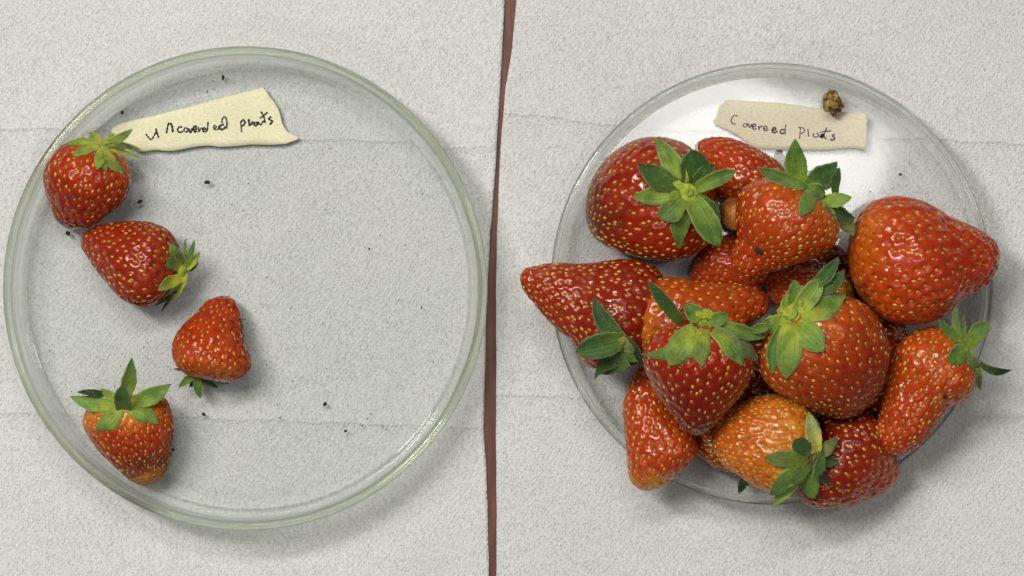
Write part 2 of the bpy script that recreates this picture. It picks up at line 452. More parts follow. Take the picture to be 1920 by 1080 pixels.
class Berry: pass
BERRIES = {}
def berry(key, label, outline, stem, tip, zc=None, k=0.92, drop=0.75, tilt=0.0, spacing=24, depth=0.42,
          stops=((0.0, (0.55, 0.06, 0.02)), (0.35, (0.52, 0.032, 0.013)), (1.0, (0.40, 0.018, 0.010))), mottle=0.35, gloss=0.7,
          dull=None, group='strawberries in the heaped dish', tipdense=0.7, seedscale=1.0, seedlo=0.15):
    rng = np.random.RandomState(abs(hash(key)) % 1000 if False else sum(ord(c) * (i + 3) for i, c in enumerate(key)))
    B = Berry()
    zc0 = zc * MM if zc is not None else 0.02
    pts = catmull(outline)
    f = (H - zc0) / H
    xy = np.stack([(pts[:, 0] - 960) * S * f, (540 - pts[:, 1]) * S * f], 1)
    s2 = np.array([(stem[0] - 960), (540 - stem[1])]) * S * f; t2 = np.array([(tip[0] - 960), (540 - tip[1])]) * S * f
    a = (t2 - s2) / np.linalg.norm(t2 - s2); n = np.array([-a[1], a[0]])
    cen = xy.mean(0)
    U = (xy - cen) @ a; V = (xy - cen) @ n
    umin, umax = U.min(), U.max()
    NU = int(np.clip((umax - umin) / 0.00042, 60, 120))
    us = umin + (umax - umin) * (1 - np.cos(np.pi * (np.arange(NU) + 0.5) / NU)) / 2
    U2 = np.roll(U, -1); V2 = np.roll(V, -1)
    w = np.zeros(NU); c = np.zeros(NU)
    for i, u in enumerate(us):
        cr = (U <= u) != (U2 <= u)
        vv = V[cr] + (u - U[cr]) / (U2[cr] - U[cr]) * (V2[cr] - V[cr])
        w[i] = (vv.max() - vv.min()) / 2; c[i] = (vv.max() + vv.min()) / 2
    rv = k * w
    ker = np.hanning(15); ker /= ker.sum()
    cap = np.minimum(1, 1)
    rvs = np.convolve(np.pad(rv, 7, mode='edge'), ker, 'valid')
    blend = np.clip(np.minimum(us - umin, umax - us) / (0.18 * (umax - umin)), 0, 1)
    rv = rv * (1 - blend) + rvs * blend
    rmax = rv.max()
    if zc is None: zc0 = ZB + rmax + 0.0003
    tt = (us - umin) / (umax - umin)
    zs = zc0 - drop * (rmax - rv) * 0.9 + tilt * MM * (tt - 0.5)
    NV = int(np.clip(2 * math.pi * w.max() / 0.00046, 90, 230))
    th = 2 * np.pi * np.arange(NV) / NV
    ct, st = np.cos(th), np.sin(th)
    # slightly lobed section, the silhouette (cos = +-1) kept
    lob = 1 + 0.035 * np.sin(2 * th + rng.uniform(0, 6))[None, :] * np.ones((NU, 1)) * np.abs(st)[None, :]
    vgrid = c[:, None] + w[:, None] * ct[None, :]
    zgrid = zs[:, None] + rv[:, None] * st[None, :] * lob
    G = np.zeros((NU, NV, 3))
    G[:, :, 0] = cen[0] + us[:, None] * a[0] + vgrid * n[0]
    G[:, :, 1] = cen[1] + us[:, None] * a[1] + vgrid * n[1]
    G[:, :, 2] = zgrid
    def normals(G):
        du = np.gradient(G, axis=0)
        dv = np.roll(G, -1, 1) - np.roll(G, 1, 1)
        nn = np.cross(dv, du); ln = np.linalg.norm(nn, axis=2, keepdims=True)
        nn = nn / np.maximum(ln, 1e-12)
        ctr = np.stack([cen[0] + us * a[0] + c * n[0], cen[1] + us * a[1] + c * n[1], zs], 1)[:, None, :]
        sgn = np.sign(np.sum(nn * (G - ctr), axis=2).mean())
        return nn * (sgn if sgn != 0 else 1), sgn
    Nn, sgn = normals(G)
    # broad lumps
    L = np.zeros((NU, NV))
    for q in range(7):
        kv = rng.normal(size=3) * 170; L += np.sin(G @ kv + rng.uniform(0, 6.28))
    for q in range(5):
        kv = rng.normal(size=3) * 420; L += 0.25 * np.sin(G @ kv + rng.uniform(0, 6.28))
    edge = np.clip(np.minimum(us - umin, umax - us) / 0.003, 0.15, 1)[:, None]
    G = G + Nn * (L * 0.00011 * edge)[:, :, None]
    # seeds on a spiral lattice, closer together towards the tip
    per = np.pi * (3 * (w + rv) - np.sqrt((3 * w + rv) * (w + 3 * rv)))
    slope = np.sqrt(1 + np.gradient(w, us) ** 2)
    dens = (1 + tipdense * tt ** 2)
    dA = per * np.minimum(slope, 4) * np.gradient(us) * dens
    cum = np.cumsum(dA); area = cum[-1]
    sp = spacing * 0.86 * S
    Ns = int(area / (0.88 * sp * sp)); frac = (np.arange(Ns) + 0.5) / Ns
    ui = np.interp(frac * area, cum, np.arange(NU)) + rng.normal(0, 0.6, Ns)
    ui = np.clip(ui, 0.3, NU - 1.3)
    th_i = (np.arange(Ns) * 2.399963 + rng.normal(0, 0.05, Ns)) % (2 * np.pi)
    vi = th_i / (2 * np.pi) * NV
    i0 = ui.astype(int); fu = (ui - i0)[:, None]; j0 = vi.astype(int) % NV; j1 = (j0 + 1) % NV; fv = (vi - np.floor(vi))[:, None]
    sample = lambda A: (A[i0, j0] * (1 - fu) + A[i0 + 1, j0] * fu) * (1 - fv) + (A[i0, j1] * (1 - fu) + A[i0 + 1, j1] * fu) * fv
    Sp = sample(G); Sn = sample(Nn); Sn /= np.linalg.norm(Sn, axis=1, keepdims=True)
    flat = G.reshape(-1, 3)
    dm = np.full(len(flat), 1e9); ni = np.zeros(len(flat), int)
    f2 = (flat ** 2).sum(1); s2_ = (Sp ** 2).sum(1)
    for q in range(0, len(flat), 4000):
        d2 = f2[q:q + 4000, None] + s2_[None, :] - 2 * flat[q:q + 4000] @ Sp.T
        ni[q:q + 4000] = d2.argmin(1); dm[q:q + 4000] = np.sqrt(np.maximum(d2.min(1), 0))
    # nearest neighbour distance of seeds sets each pit's width
    r0 = sp * 0.54
    x = np.clip((dm / r0 - 0.22) / 0.78, 0, 1)
    pitp = 1 - x * x * (3 - 2 * x)
    x2 = np.clip(dm / (r0 * 0.42), 0, 1); core = 1 - x2 * x2 * (3 - 2 * x2)
    depth = depth * 1.8; dv_ = rng.uniform(0.55, 1.2, Ns)
    dsp = -depth * MM * (0.75 * pitp + 0.25 * core) * dv_[ni] + 0.14 * MM
    flat = flat + Nn.reshape(-1, 3) * dsp[:, None] * np.repeat(edge[:, 0] ** 0.5, NV)[:, None]
    G = flat.reshape(NU, NV, 3)
    p0 = G[0].mean(0); p1 = G[-1].mean(0)
    p0 = p0 - np.array([a[0], a[1], 0]) * 0.00001; p1 = p1 + np.array([a[0], a[1], 0]) * 0.00001
    verts = np.concatenate([flat, [p0, p1]])
    idx = np.arange(NU * NV).reshape(NU, NV); nx = np.roll(idx, -1, 1)
    quads = np.stack([idx[:-1], nx[:-1], nx[1:], idx[1:]], -1).reshape(-1, 4)
    if sgn > 0: quads = quads[:, ::-1]
    faces = quads.tolist()
    ip0, ip1 = NU * NV, NU * NV + 1
    for j in range(NV):
        A_ = (ip0, int(nx[0, j]), int(idx[0, j])); B_ = (ip1, int(idx[-1, j]), int(nx[-1, j]))
        faces.append(A_ if sgn < 0 else A_[::-1]); faces.append(B_ if sgn < 0 else B_[::-1])
    tv = np.concatenate([np.repeat(tt, NV), [0, 1]])
    dl = np.zeros(NU) if dull is None else np.clip((tt - dull) / 0.15, 0, 1)
    dl = np.concatenate([np.repeat(dl, NV), [0, dl[-1]]])
    pit = np.concatenate([pitp * 0.6 + core * 0.4, [0, 0]])
    zmin = verts[:, 2].min()
    root = empty('strawberry', (cen[0], cen[1], zmin)); org = (cen[0], cen[1], zmin)
    tag(root, label, 'strawberry', group)
    mat = flesh_material('strawberry_flesh', list(stops), mottle, gloss)
    mesh_obj('flesh', verts, faces, mat, root, org, attrs={'t': tv, 'pit': pit, 'dull': dl})
    # seeds
    ax = np.array([a[0], a[1], 0.0])
    T = ax[None, :] - Sn * (Sn @ ax)[:, None]; T /= np.maximum(np.linalg.norm(T, axis=1, keepdims=True), 1e-6)
    Bn = np.cross(Sn, T)
    rs = rng.uniform(0.82, 1.15, Ns) * seedscale * np.clip(1.0 - 0.25 * np.interp(ui, np.arange(NU), tt) ** 2, 0.6, 1)
    ctr = Sp - Sn * (depth * dv_ * MM - 0.14 * MM - 0.14 * MM)[:, None]
    lx, ly, lz = 0.74 * MM * rs, 0.50 * MM * rs, 0.38 * MM * rs
    VV = (ctr[:, None, :] + SV[None, :, 0, None] * (T * lx[:, None])[:, None, :] + SV[None, :, 1, None] * (Bn * ly[:, None])[:, None, :]
          + SV[None, :, 2, None] * (Sn * lz[:, None])[:, None, :]).reshape(-1, 3)
    m = len(SV); SFl = SF
    FF = [tuple(i * m + q for q in fc) for i in range(Ns) for fc in SFl]
    rnd = np.clip(rng.normal(0.56, 0.30, Ns), seedlo * 0, 1)
    sd = mesh_obj('seeds', VV, FF, M_seed, root, org, attrs={'rnd': np.repeat(rnd, m)})
    sd['kind'] = 'stuff'
    B.root = root; B.org = np.array(org); B.rng = rng; B.zc = zc0
    B.bvh = BVHTree.FromPolygons([tuple(q) for q in verts], faces)
    BERRIES[key] = B
    return B

def surf(B, x, y):
    h = B.bvh.ray_cast(Vector((x, y, 1.0)), Vector((0, 0, -1)))
    return h[0].z if h[0] is not None else None

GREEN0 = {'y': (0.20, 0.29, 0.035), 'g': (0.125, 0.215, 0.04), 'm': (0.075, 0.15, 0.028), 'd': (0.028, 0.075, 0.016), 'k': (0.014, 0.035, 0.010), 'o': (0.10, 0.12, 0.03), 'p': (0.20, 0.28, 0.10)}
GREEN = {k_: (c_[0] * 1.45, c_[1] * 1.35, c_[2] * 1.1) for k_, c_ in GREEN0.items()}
def calyx(key, cpx, z=None, r=11, stub=None, sepals=(), disc='y', follow=True, over=()):
    """sepals: (tip_px, tip_py, width_px, colour, {options: base, zt (mm over calyx), arch (mm), bend, z0, roll, shape})"""
    B = BERRIES[key]; rng = random.Random(key)
    zz = B.zc
    for _ in range(4):
        p = P(cpx[0], cpx[1], zz)
        s_ = surf(B, p.x, p.y)
        if z is not None: zz = z * MM
        elif s_ is not None: zz = s_
    p = P(cpx[0], cpx[1], zz)
    nrm = Vector((0, 0, 1))
    if z is None:
        h = B.bvh.ray_cast(Vector((p.x, p.y, 1)), Vector((0, 0, -1)))
        if h[0] is not None:
            nrm = h[1].normalized()
            if nrm.z < 0: nrm = -nrm
            nrm = (nrm + Vector((0, 0, 0.6))).normalized()
    else:
        nrm = (Vector((p.x, p.y, zz)) - Vector((B.org[0], B.org[1], B.zc))).normalized()
        nrm = (nrm + Vector((0, 0, 0.3))).normalized()
    # calyx disc: a lumpy, scalloped cushion
    tx = nrm.orthogonal().normalized(); ty = nrm.cross(tx)
    R = r * S; nr, na = 6, 30
    v = []; f = []
    lob = len(sepals) or 6; ph = rng.uniform(0, 6)
    v.append(p + nrm * 0.0009)
    for i in range(1, nr + 1):
        q = i / nr
        for j in range(na):
            an = 2 * math.pi * j / na
            rr = R * q * (1 + 0.12 * math.sin(lob * an + ph) * q + 0.07 * math.sin(3 * an + 2))
            hh = 0.0010 * (1 - q ** 2) + 0.0003 * math.sin(5 * an + ph + 6 * q) * q * (1 - q) * 3 - 0.0007 * q ** 4
            v.append(p + tx * rr * math.cos(an) + ty * rr * math.sin(an) + nrm * hh)
    for j in range(na): f.append((0, 1 + j, 1 + (j + 1) % na))
    for i in range(nr - 1):
        for j in range(na):
            a_ = 1 + i * na + j; b_ = 1 + i * na + (j + 1) % na
            f.append((a_, a_ + na, b_ + na, b_))
    org = B.org
    att = {'s': [0.22 + 0.3 * abs(math.sin(q_ * 1.7)) for q_ in range(len(v))], 'w': [0.3] * len(v)}
    cx = mesh_obj('calyx', [tuple(q) for q in v], f, M_sepal, B.root, org, attrs=att)
    cx.color = (*GREEN[disc], 1)
    if stub:
        rr, hh, m = stub; rr *= S
        prof = [(rr * 1.25, -0.0004), (rr, hh * MM * 0.6), (rr * 1.08, hh * MM), (rr * 0.75, hh * MM * 1.06), (rr * 0.45, hh * MM * 0.9), (0.00001, hh * MM * 0.82)]
        vv, ff = lathe(prof, 14, closed=False)
        vv = [tuple(p + nrm * 0.0006 + tx * q[0] + ty * q[1] + nrm * q[2]) for q in vv]
        mesh_obj('stem', vv, ff, m, cx, org)
    HAIRS = []
    for sp in sepals:
        tpx, tpy, wpx, colr = sp[:4]; op = sp[4] if len(sp) > 4 else {}
        z0 = zz + (0.0004 if z is None else 0)
        if 'base' in op: b = P(op['base'][0], op['base'][1], z0)
        else:
            b = Vector((p.x, p.y, z0))
        if 'z0' in op: b.z = op['z0'] * MM
        zt = (b.z + op['zt'] * MM) if 'zt' in op else None
        if zt is None:
            q = P(tpx, tpy, b.z); sz = surf(B, q.x, q.y) if follow else None
            zt = (sz + 0.0012) if sz is not None else b.z - 0.0015
        tpt = P(tpx, tpy, zt)
        d = (tpt - b); ln2 = Vector((d.x, d.y)).length
        if 'base' not in op:                         # start at the disc's rim, not in its centre
            st_ = min(0.45, R * 0.35 / max(ln2, 1e-6)); b = b + d * st_; d = tpt - b
        dxy = Vector((d.x, d.y, 0)); ln = max(dxy.length, 1e-5); dxy /= ln
        side = Vector((-dxy.y, dxy.x, 0))
        bend = op.get('bend', rng.uniform(-0.10, 0.10)) * ln
        arch = op.get('arch', 0.8) * MM
        roll = op.get('roll', rng.uniform(-0.35, 0.35)); cup = op.get('cup', rng.uniform(0.15, 0.45)); shp = op.get('shape', rng.uniform(0.85, 1.25)); keel = rng.uniform(-0.28, 0.42); wav = rng.uniform(0.0, 0.22); wph = rng.uniform(0, 6)
        ns, nw = 16, 8
        W = wpx * S / 2
        vs_ = []; at_s = []; at_w = []
        for i in range(ns + 1):
            s = i / ns
            prof = (0.58 + 0.42 * min(1, s / 0.45) ** 0.8) if s < 0.45 else max(0.0, 1 - ((s - 0.45) / 0.55) ** (1.75 * shp)) ** 0.92
            prof = max(prof, 0.02) * (1 + 0.05 * math.sin(9 * s + bend * 3000) + 0.035 * math.sin(31 * s + wph))
            cpt = b + d * s + side * bend * 4 * s * (1 - s)
            cz = b.z + (zt - b.z) * s + arch * 4 * s * (1 - s)
            for j in range(nw + 1):
                u = -1 + 2 * j / nw
                hw = W * prof * u
                q = cpt + side * hw
                qz = cz + cup * W * prof * (u * u - 0.4) + roll * hw + 0.00012 * math.sin(14 * s + 5 * u) + keel * abs(hw) + wav * W * prof * u * abs(u) * math.sin(7 * s + wph)
                if follow and not op.get('free'):
                    sz = surf(B, q.x, q.y)
                    if sz is not None: qz = max(qz, sz + 0.0004 + 0.0002 * (1 - u * u))
                for ob in over:
                    sz = surf(BERRIES[ob], q.x, q.y)
                    if sz is not None: qz = max(qz, sz + 0.0005)
                vs_.append((q.x, q.y, qz)); at_s.append(s); at_w.append(u)
        # smooth the height so the leaf does not crease where it leaves the fruit
        A = np.array(vs_).reshape(ns + 1, nw + 1, 3)
        zsm = A[:, :, 2].copy()
        for _ in range(2):
            zp = np.pad(zsm, 1, mode='edge')
            zsm = np.maximum(zsm, (zp[:-2, 1:-1] + zp[2:, 1:-1] + zp[1:-1, :-2] + zp[1:-1, 2:]) / 4)
        A[:, :, 2] = zsm
        up = A.reshape(-1, 3); lo = up.copy(); lo[:, 2] -= 0.00018
        n1 = nw + 1; N = (ns + 1) * n1
        f = []
        for i in range(ns):
            for j in range(nw):
                q = i * n1 + j
                f.append((q, q + 1, q + n1 + 1, q + n1)); f.append((N + q, N + q + n1, N + q + n1 + 1, N + q + 1))
        for i in range(ns):
            q = i * n1; f.append((q + n1, N + q + n1, N + q, q)); q += nw; f.append((q, N + q, N + q + n1, q + n1))
        for j in range(nw):
            q = ns * n1 + j; f.append((q + 1, N + q + 1, N + q, q)); f.append((j, N + j, N + j + 1, j + 1))
        so = mesh_obj('sepal', np.concatenate([up, lo]), f, M_sepal, cx, org, attrs={'s': at_s * 2, 'w': at_w * 2})
        g = GREEN[colr]; jt = rng.uniform(0.85, 1.15)
        so.color = (g[0] * jt * rng.uniform(0.92, 1.08), g[1] * jt, g[2] * jt, 1)
        # downy hairs on the leaf's edges and upper face
        for _ in range(int(10 + ln / S * 0.35)):
            i = rng.randint(0, ns - 1); edge_ = rng.random() < 0.55
            j = rng.choice((0, nw)) if edge_ else rng.randint(1, nw - 1)
            q = Vector(up[i * n1 + j]); o_ = side * (1 if j > nw / 2 else -1)
            dr = (o_ * (rng.uniform(0.6, 1.0) if edge_ else rng.uniform(-0.5, 0.5)) + dxy * rng.uniform(0.2, 0.9) + Vector((0, 0, rng.uniform(0.2, 0.8)))).normalized()
            HAIRS.append((q, dr, rng.uniform(0.5, 1.1) * MM))
    for _ in range(int(r * 3)):
        an = rng.uniform(0, 6.28); q = rng.random() ** 0.5
        o_ = tx * math.cos(an) + ty * math.sin(an)
        HAIRS.append((p + o_ * R * q + nrm * 0.0006, (o_ * rng.uniform(0.2, 1.0) + nrm * rng.uniform(0.4, 1.0)).normalized(), rng.uniform(0.6, 1.3) * MM))
    V = []; F = []
    for q, dr, L_ in HAIRS:
        sd_ = dr.orthogonal().normalized() * 0.000045; b_ = len(V); s3 = dr.cross(sd_)
        V += [tuple(q + sd_), tuple(q - sd_ * 0.5 + s3 * 0.87), tuple(q - sd_ * 0.5 - s3 * 0.87), tuple(q + dr * L_)]
        F += [(b_, b_ + 1, b_ + 3), (b_ + 1, b_ + 2, b_ + 3), (b_ + 2, b_, b_ + 3)]
    ho = mesh_obj('hairs', V, F, M_hair, cx, org); ho['kind'] = 'stuff'

RED = ((0.0, (0.62, 0.10, 0.02)), (0.22, (0.52, 0.036, 0.014)), (0.7, (0.40, 0.020, 0.010)), (1.0, (0.28, 0.014, 0.010)))
BRIGHT = ((0.0, (0.66, 0.12, 0.02)), (0.3, (0.60, 0.050, 0.015)), (1.0, (0.50, 0.030, 0.012)))
DEEP = ((0.0, (0.40, 0.028, 0.012)), (0.4, (0.36, 0.018, 0.010)), (1.0, (0.26, 0.012, 0.009)))
ORANGE = ((0.0, (0.80, 0.25, 0.03)), (0.35, (0.74, 0.16, 0.02)), (1.0, (0.60, 0.075, 0.016)))
WINE_SHADE = ((0.0, (0.16, 0.010, 0.008)), (0.5, (0.22, 0.012, 0.008)), (1.0, (0.38, 0.025, 0.010)))  # wine red with the heap's shade put into the colour
LG = 'strawberries in the sparse dish'

# --- the four in the sparse dish
berry('L1', 'plump round strawberry with yellow-green leaves touching the cream tape label', [(80, 330), (90, 297), (115, 272), (160, 262), (205, 273), (234, 303), (240, 345), (226, 378), (192, 405), (162, 424), (132, 430), (106, 418), (90, 382)],
      (195, 270), (130, 430), spacing=20, stops=RED, group=LG)
calyx('L1', (193, 274), r=13, stub=(5, 0.9, M_stem), disc='y', sepals=[
    (121, 271, 15, 'y'), (166, 248, 14, 'y', {'zt': -1}), (135, 293, 19, 'y'), (182, 319, 21, 'y'), (200, 321, 15, 'g'), (232, 326, 21, 'y'),
    (263, 295, 11, 'y', {'zt': -2}), (268, 283, 11, 'y', {'zt': -1}), (249, 242, 17, 'g', {'zt': 2}), (248, 276, 12, 'o', {'zt': 1}), (215, 250, 14, 'y', {'zt': 0})])
berry('L2', 'dark red strawberry with thin spiky leaves, lying second from the top', [(145, 455), (160, 431), (200, 419), (260, 414), (302, 424), (328, 450), (338, 490), (328, 530), (302, 560), (265, 575), (225, 560), (195, 527), (165, 490)],
      (335, 505), (145, 450), spacing=21, stops=((0.0, (0.55, 0.05, 0.02)), (0.3, (0.38, 0.020, 0.012)), (1.0, (0.38, 0.022, 0.012))), group=LG)
calyx('L2', (343, 508), z=15, r=14, disc='y', sepals=[
    (319, 457, 22, 'g', {'base': (343, 495), 'arch': 2.5, 'zt': 8}), (312, 483, 22, 'g', {'base': (343, 505), 'zt': 9}), (296, 545, 24, 'y', {'base': (342, 520), 'zt': 8}),
    (302, 585, 8, 'k', {'base': (338, 535), 'zt': -6}), (289, 574, 6, 'k', {'base': (332, 545), 'zt': -7}), (348, 446, 6, 'g', {'base': (350, 485), 'zt': 3}),
    (365, 450, 12, 'm', {'base': (348, 505), 'zt': 2}), (375, 472, 14, 'y', {'base': (350, 505), 'zt': -1}), (372, 492, 11, 'm', {'base': (348, 510), 'zt': -4}),
    (324, 565, 15, 'y', {'base': (345, 525), 'zt': -2}), (344, 548, 14, 'y', {'base': (348, 512), 'zt': -1})])
berry('L3', 'crinkled blunt strawberry lying leaves down near the middle of its dish', [(322, 650), (335, 618), (362, 590), (384, 566), (412, 555), (436, 563), (450, 596), (457, 640), (467, 680), (455, 705), (420, 719), (385, 708), (350, 705), (328, 685)],
      (390, 715), (418, 555), spacing=18.5, depth=0.5, tipdense=0.3, stops=((0.0, (0.66, 0.11, 0.02)), (0.35, (0.58, 0.050, 0.016)), (1.0, (0.50, 0.035, 0.014))), mottle=0.55, group=LG)
calyx('L3', (372, 700), z=10, r=12, disc='m', follow=False, sepals=[
    (335, 727, 15, 'm', {'zt': -2}), (376, 747, 17, 'm', {'zt': -2}), (355, 726, 12, 'd', {'zt': -3}), (325, 692, 9, 'd', {'zt': -1}),
    (410, 727, 13, 'd', {'zt': -3}), (430, 720, 10, 'm', {'zt': -3}), (397, 723, 14, 'd', {'zt': -3})])
berry('L4', 'orange-shouldered strawberry with dull speckled tip and broad spread leaves', [(152, 800), (163, 765), (200, 746), (260, 740), (306, 746), (323, 785), (322, 830), (313, 873), (296, 904), (260, 912), (225, 890), (185, 852)],
      (235, 745), (270, 912), spacing=20, tipdense=3.2, dull=0.62, seedscale=0.82,
      stops=((0.0, (0.82, 0.30, 0.04)), (0.20, (0.74, 0.17, 0.022)), (0.42, (0.58, 0.045, 0.015)), (0.64, (0.40, 0.026, 0.014)), (0.72, (0.22, 0.022, 0.015)), (0.84, (0.30, 0.03, 0.016)), (0.93, (0.52, 0.13, 0.03))), group=LG)
calyx('L4', (231, 757), r=15, disc='y', sepals=[
    (247, 670, 28, 'm', {'zt': 3}), (321, 720, 32, 'g', {'zt': 2}), (131, 743, 28, 'g', {'zt': -1}), (144, 735, 14, 'k', {'zt': 2, 'base': (200, 740)}),
    (298, 795, 34, 'g'), (178, 806, 36, 'g'), (188, 729, 16, 'y', {'zt': 0}), (229, 722, 33, 'd', {'base': (233, 777), 'zt': 9, 'arch': 3, 'bend': 0, 'free': True, 'shape': 1.3})])

# --- the heap
berry('R10', 'small strawberry wedged beneath the others near the white gap', [(1295, 512), (1308, 480), (1338, 450), (1380, 440), (1440, 455), (1455, 510), (1410, 545), (1345, 548), (1302, 538)], (1440, 480), (1296, 515), zc=15, k=0.75, spacing=18, stops=BRIGHT, seedscale=0.95)
berry('R16', 'red strawberry tinted shade-dark, almost hidden low behind the big central one', [(1590, 650), (1612, 600), (1655, 585), (1695, 602), (1706, 640), (1695, 720), (1670, 790), (1620, 780), (1595, 710)], (1620, 640), (1700, 640), zc=14, k=0.75, spacing=20, stops=WINE_SHADE)  # deep shadow behind the central berry is put into its red
berry('R17', 'wine-red strawberry tinted shade-dark deep in the gap left of the lime-leaved one', [(1340, 700), (1370, 660), (1430, 640), (1490, 670), (1510, 720), (1490, 765), (1430, 785), (1370, 765)], (1360, 720), (1500, 720), zc=16, k=0.6, spacing=21, stops=WINE_SHADE)  # added low in the gap, coloured dark to read as shade
berry('R18', 'strawberry tinted shade-dark at the bottom of the gap below the notched one', [(1430, 500), (1450, 460), (1510, 440), (1570, 460), (1605, 500), (1590, 545), (1530, 560), (1460, 545)], (1590, 490), (1440, 500), zc=12, k=0.5, spacing=21, stops=WINE_SHADE)  # added under the notched berry, gap shade painted into its colour
berry('R15', 'small olive and red strawberry peeking out beside the orange one', [(1275, 812), (1320, 800), (1380, 815), (1415, 850), (1405, 885), (1352, 880), (1320, 862), (1292, 840)], (1400, 860), (1275, 812), zc=14, k=0.75, spacing=13, depth=0.3, stops=((0.0, (0.20, 0.11, 0.02)), (0.35, (0.30, 0.07, 0.018)), (0.7, (0.50, 0.06, 0.016)), (1.0, (0.55, 0.07, 0.02))), seedscale=0.8)
berry('R2b', 'pale orange unripe nub showing between two red strawberries', [(1352, 398), (1358, 378), (1378, 368), (1405, 372), (1420, 400), (1410, 425), (1385, 432), (1362, 424)], (1415, 400), (1352, 400), zc=24, k=0.8, spacing=15, depth=0.2, stops=((0.0, (0.60, 0.09, 0.03)), (0.5, (0.80, 0.22, 0.07)), (1.0, (0.95, 0.38, 0.20))), seedscale=0.7, seedlo=0.0)
berry('R2', 'crinkled red strawberry pointing up-left beneath the beige tape', [(1309, 275), (1322, 259), (1360, 258), (1400, 268), (1440, 290), (1470, 315), (1488, 350), (1480, 385), (1440, 405), (1390, 395), (1352, 370), (1335, 330)],
      (1475, 375), (1312, 268), zc=20, k=0.9, spacing=18, depth=0.4, tipdense=0.4, stops=((0.0, (0.42, 0.025, 0.012)), (0.5, (0.52, 0.040, 0.016)), (1.0, (0.58, 0.055, 0.018))), mottle=0.5, seedscale=0.85)
berry('R9', 'half hidden strawberry with olive end behind the central calyx', [(1436, 532), (1450, 512), (1490, 500), (1540, 503), (1580, 518), (1602, 545), (1595, 580), (1540, 600), (1470, 580), (1442, 555)], (1600, 545), (1437, 530), zc=21, k=0.8, spacing=18, stops=((0.0, (0.28, 0.13, 0.03)), (0.18, (0.36, 0.12, 0.03)), (0.32, (0.50, 0.05, 0.015)), (1.0, (0.52, 0.05, 0.015))), seedscale=0.85)
berry('R5', 'long dark red strawberry jutting over the rim beside the wood gap', [(975, 520), (988, 501), (1030, 492), (1100, 491), (1160, 487), (1212, 493), (1245, 520), (1256, 570), (1245, 625), (1205, 672), (1160, 692), (1112, 690), (1086, 672), (1074, 642), (1040, 610), (1000, 568), (980, 545)],
      (1215, 610), (975, 515), zc=26, k=0.8, tilt=4, drop=0.3, spacing=21, stops=((0.0, (0.28, 0.014, 0.010)), (0.6, (0.34, 0.018, 0.012)), (1.0, (0.46, 0.034, 0.014))))
berry('R1', 'largest glossy dark red strawberry with a wide open leaf star on top', [(1225, 257), (1270, 262), (1305, 285), (1335, 330), (1348, 390), (1338, 440), (1302, 474), (1250, 490), (1190, 480), (1130, 460), (1104, 427), (1098, 385), (1110, 340), (1140, 295), (1180, 268)],
      (1330, 365), (1100, 400), zc=24, k=0.95, drop=0.4, spacing=27, depth=0.28, gloss=1.0, tipdense=1.6, stops=((0.0, (0.46, 0.04, 0.015)), (0.3, (0.43, 0.018, 0.010)), (0.7, (0.37, 0.015, 0.010)), (0.88, (0.20, 0.012, 0.010)), (1.0, (0.17, 0.012, 0.010))), dull=0.82)
berry('R4', 'very large cone-shaped strawberry lying on its side without visible leaves', [(1590, 470), (1597, 428), (1615, 398), (1645, 376), (1685, 369), (1735, 378), (1782, 402), (1830, 424), (1864, 445), (1879, 472), (1872, 508), (1850, 535), (1812, 560), (1780, 590), (1740, 608), (1690, 609), (1650, 592), (1612, 552), (1595, 512)],
      (1600, 480), (1880, 478), zc=29, k=0.88, drop=0.35, tilt=-2, spacing=25, depth=0.58, gloss=0.9, stops=BRIGHT)
berry('R14', 'wine-red strawberry tinted shade-dark at the front, overhanging the rim', [(1492, 890), (1512, 820), (1545, 778), (1600, 766), (1645, 788), (1672, 832), (1689, 872), (1686, 905), (1650, 931), (1600, 950), (1550, 956), (1510, 946), (1494, 920)],
      (1540, 800), (1680, 900), zc=22, k=0.72, spacing=21, stops=((0.0, (0.16, 0.010, 0.008)), (0.4, (0.28, 0.014, 0.009)), (0.7, (0.42, 0.026, 0.010)), (1.0, (0.52, 0.05, 0.014))))  # dark stem end paints in the shadow of the berries above
berry('R12', 'slim orange-red strawberry pointing down over the front rim', [(1180, 722), (1190, 702), (1215, 690), (1252, 730), (1284, 790), (1306, 832), (1302, 860), (1272, 890), (1242, 914), (1212, 922), (1187, 909), (1176, 880), (1172, 830), (1168, 770)],
      (1220, 700), (1215, 922), zc=22, k=0.9, drop=0.4, spacing=21, depth=0.45, gloss=1.0, stops=((0.0, (0.68, 0.14, 0.03)), (0.25, (0.56, 0.05, 0.016)), (0.8, (0.58, 0.055, 0.016)), (0.95, (0.74, 0.22, 0.05))))
berry('R6', 'orange-red strawberry lying behind the central hanging one, tip pointing right', [(1168, 592), (1180, 555), (1210, 530), (1252, 520), (1310, 525), (1370, 531), (1420, 539), (1444, 560), (1440, 588), (1410, 607), (1372, 640), (1300, 672), (1225, 668), (1190, 650), (1174, 625)],
      (1175, 600), (1444, 568), zc=29, k=0.85, spacing=25, stops=((0.0, (0.68, 0.15, 0.02)), (0.3, (0.58, 0.075, 0.015)), (1.0, (0.50, 0.05, 0.013))))
berry('R11', 'bumpy orange-red strawberry with small curled leaves at the dish edge', [(1690, 640), (1722, 619), (1766, 612), (1802, 635), (1830, 670), (1833, 718), (1816, 748), (1780, 766), (1755, 800), (1720, 840), (1682, 854), (1650, 846), (1641, 818), (1650, 770), (1660, 720), (1671, 672)],
      (1805, 650), (1660, 850), zc=27, k=0.88, drop=0.4, spacing=18.5, depth=0.42, stops=((0.0, (0.66, 0.10, 0.02)), (0.3, (0.60, 0.065, 0.017)), (1.0, (0.52, 0.038, 0.014))), mottle=0.45)
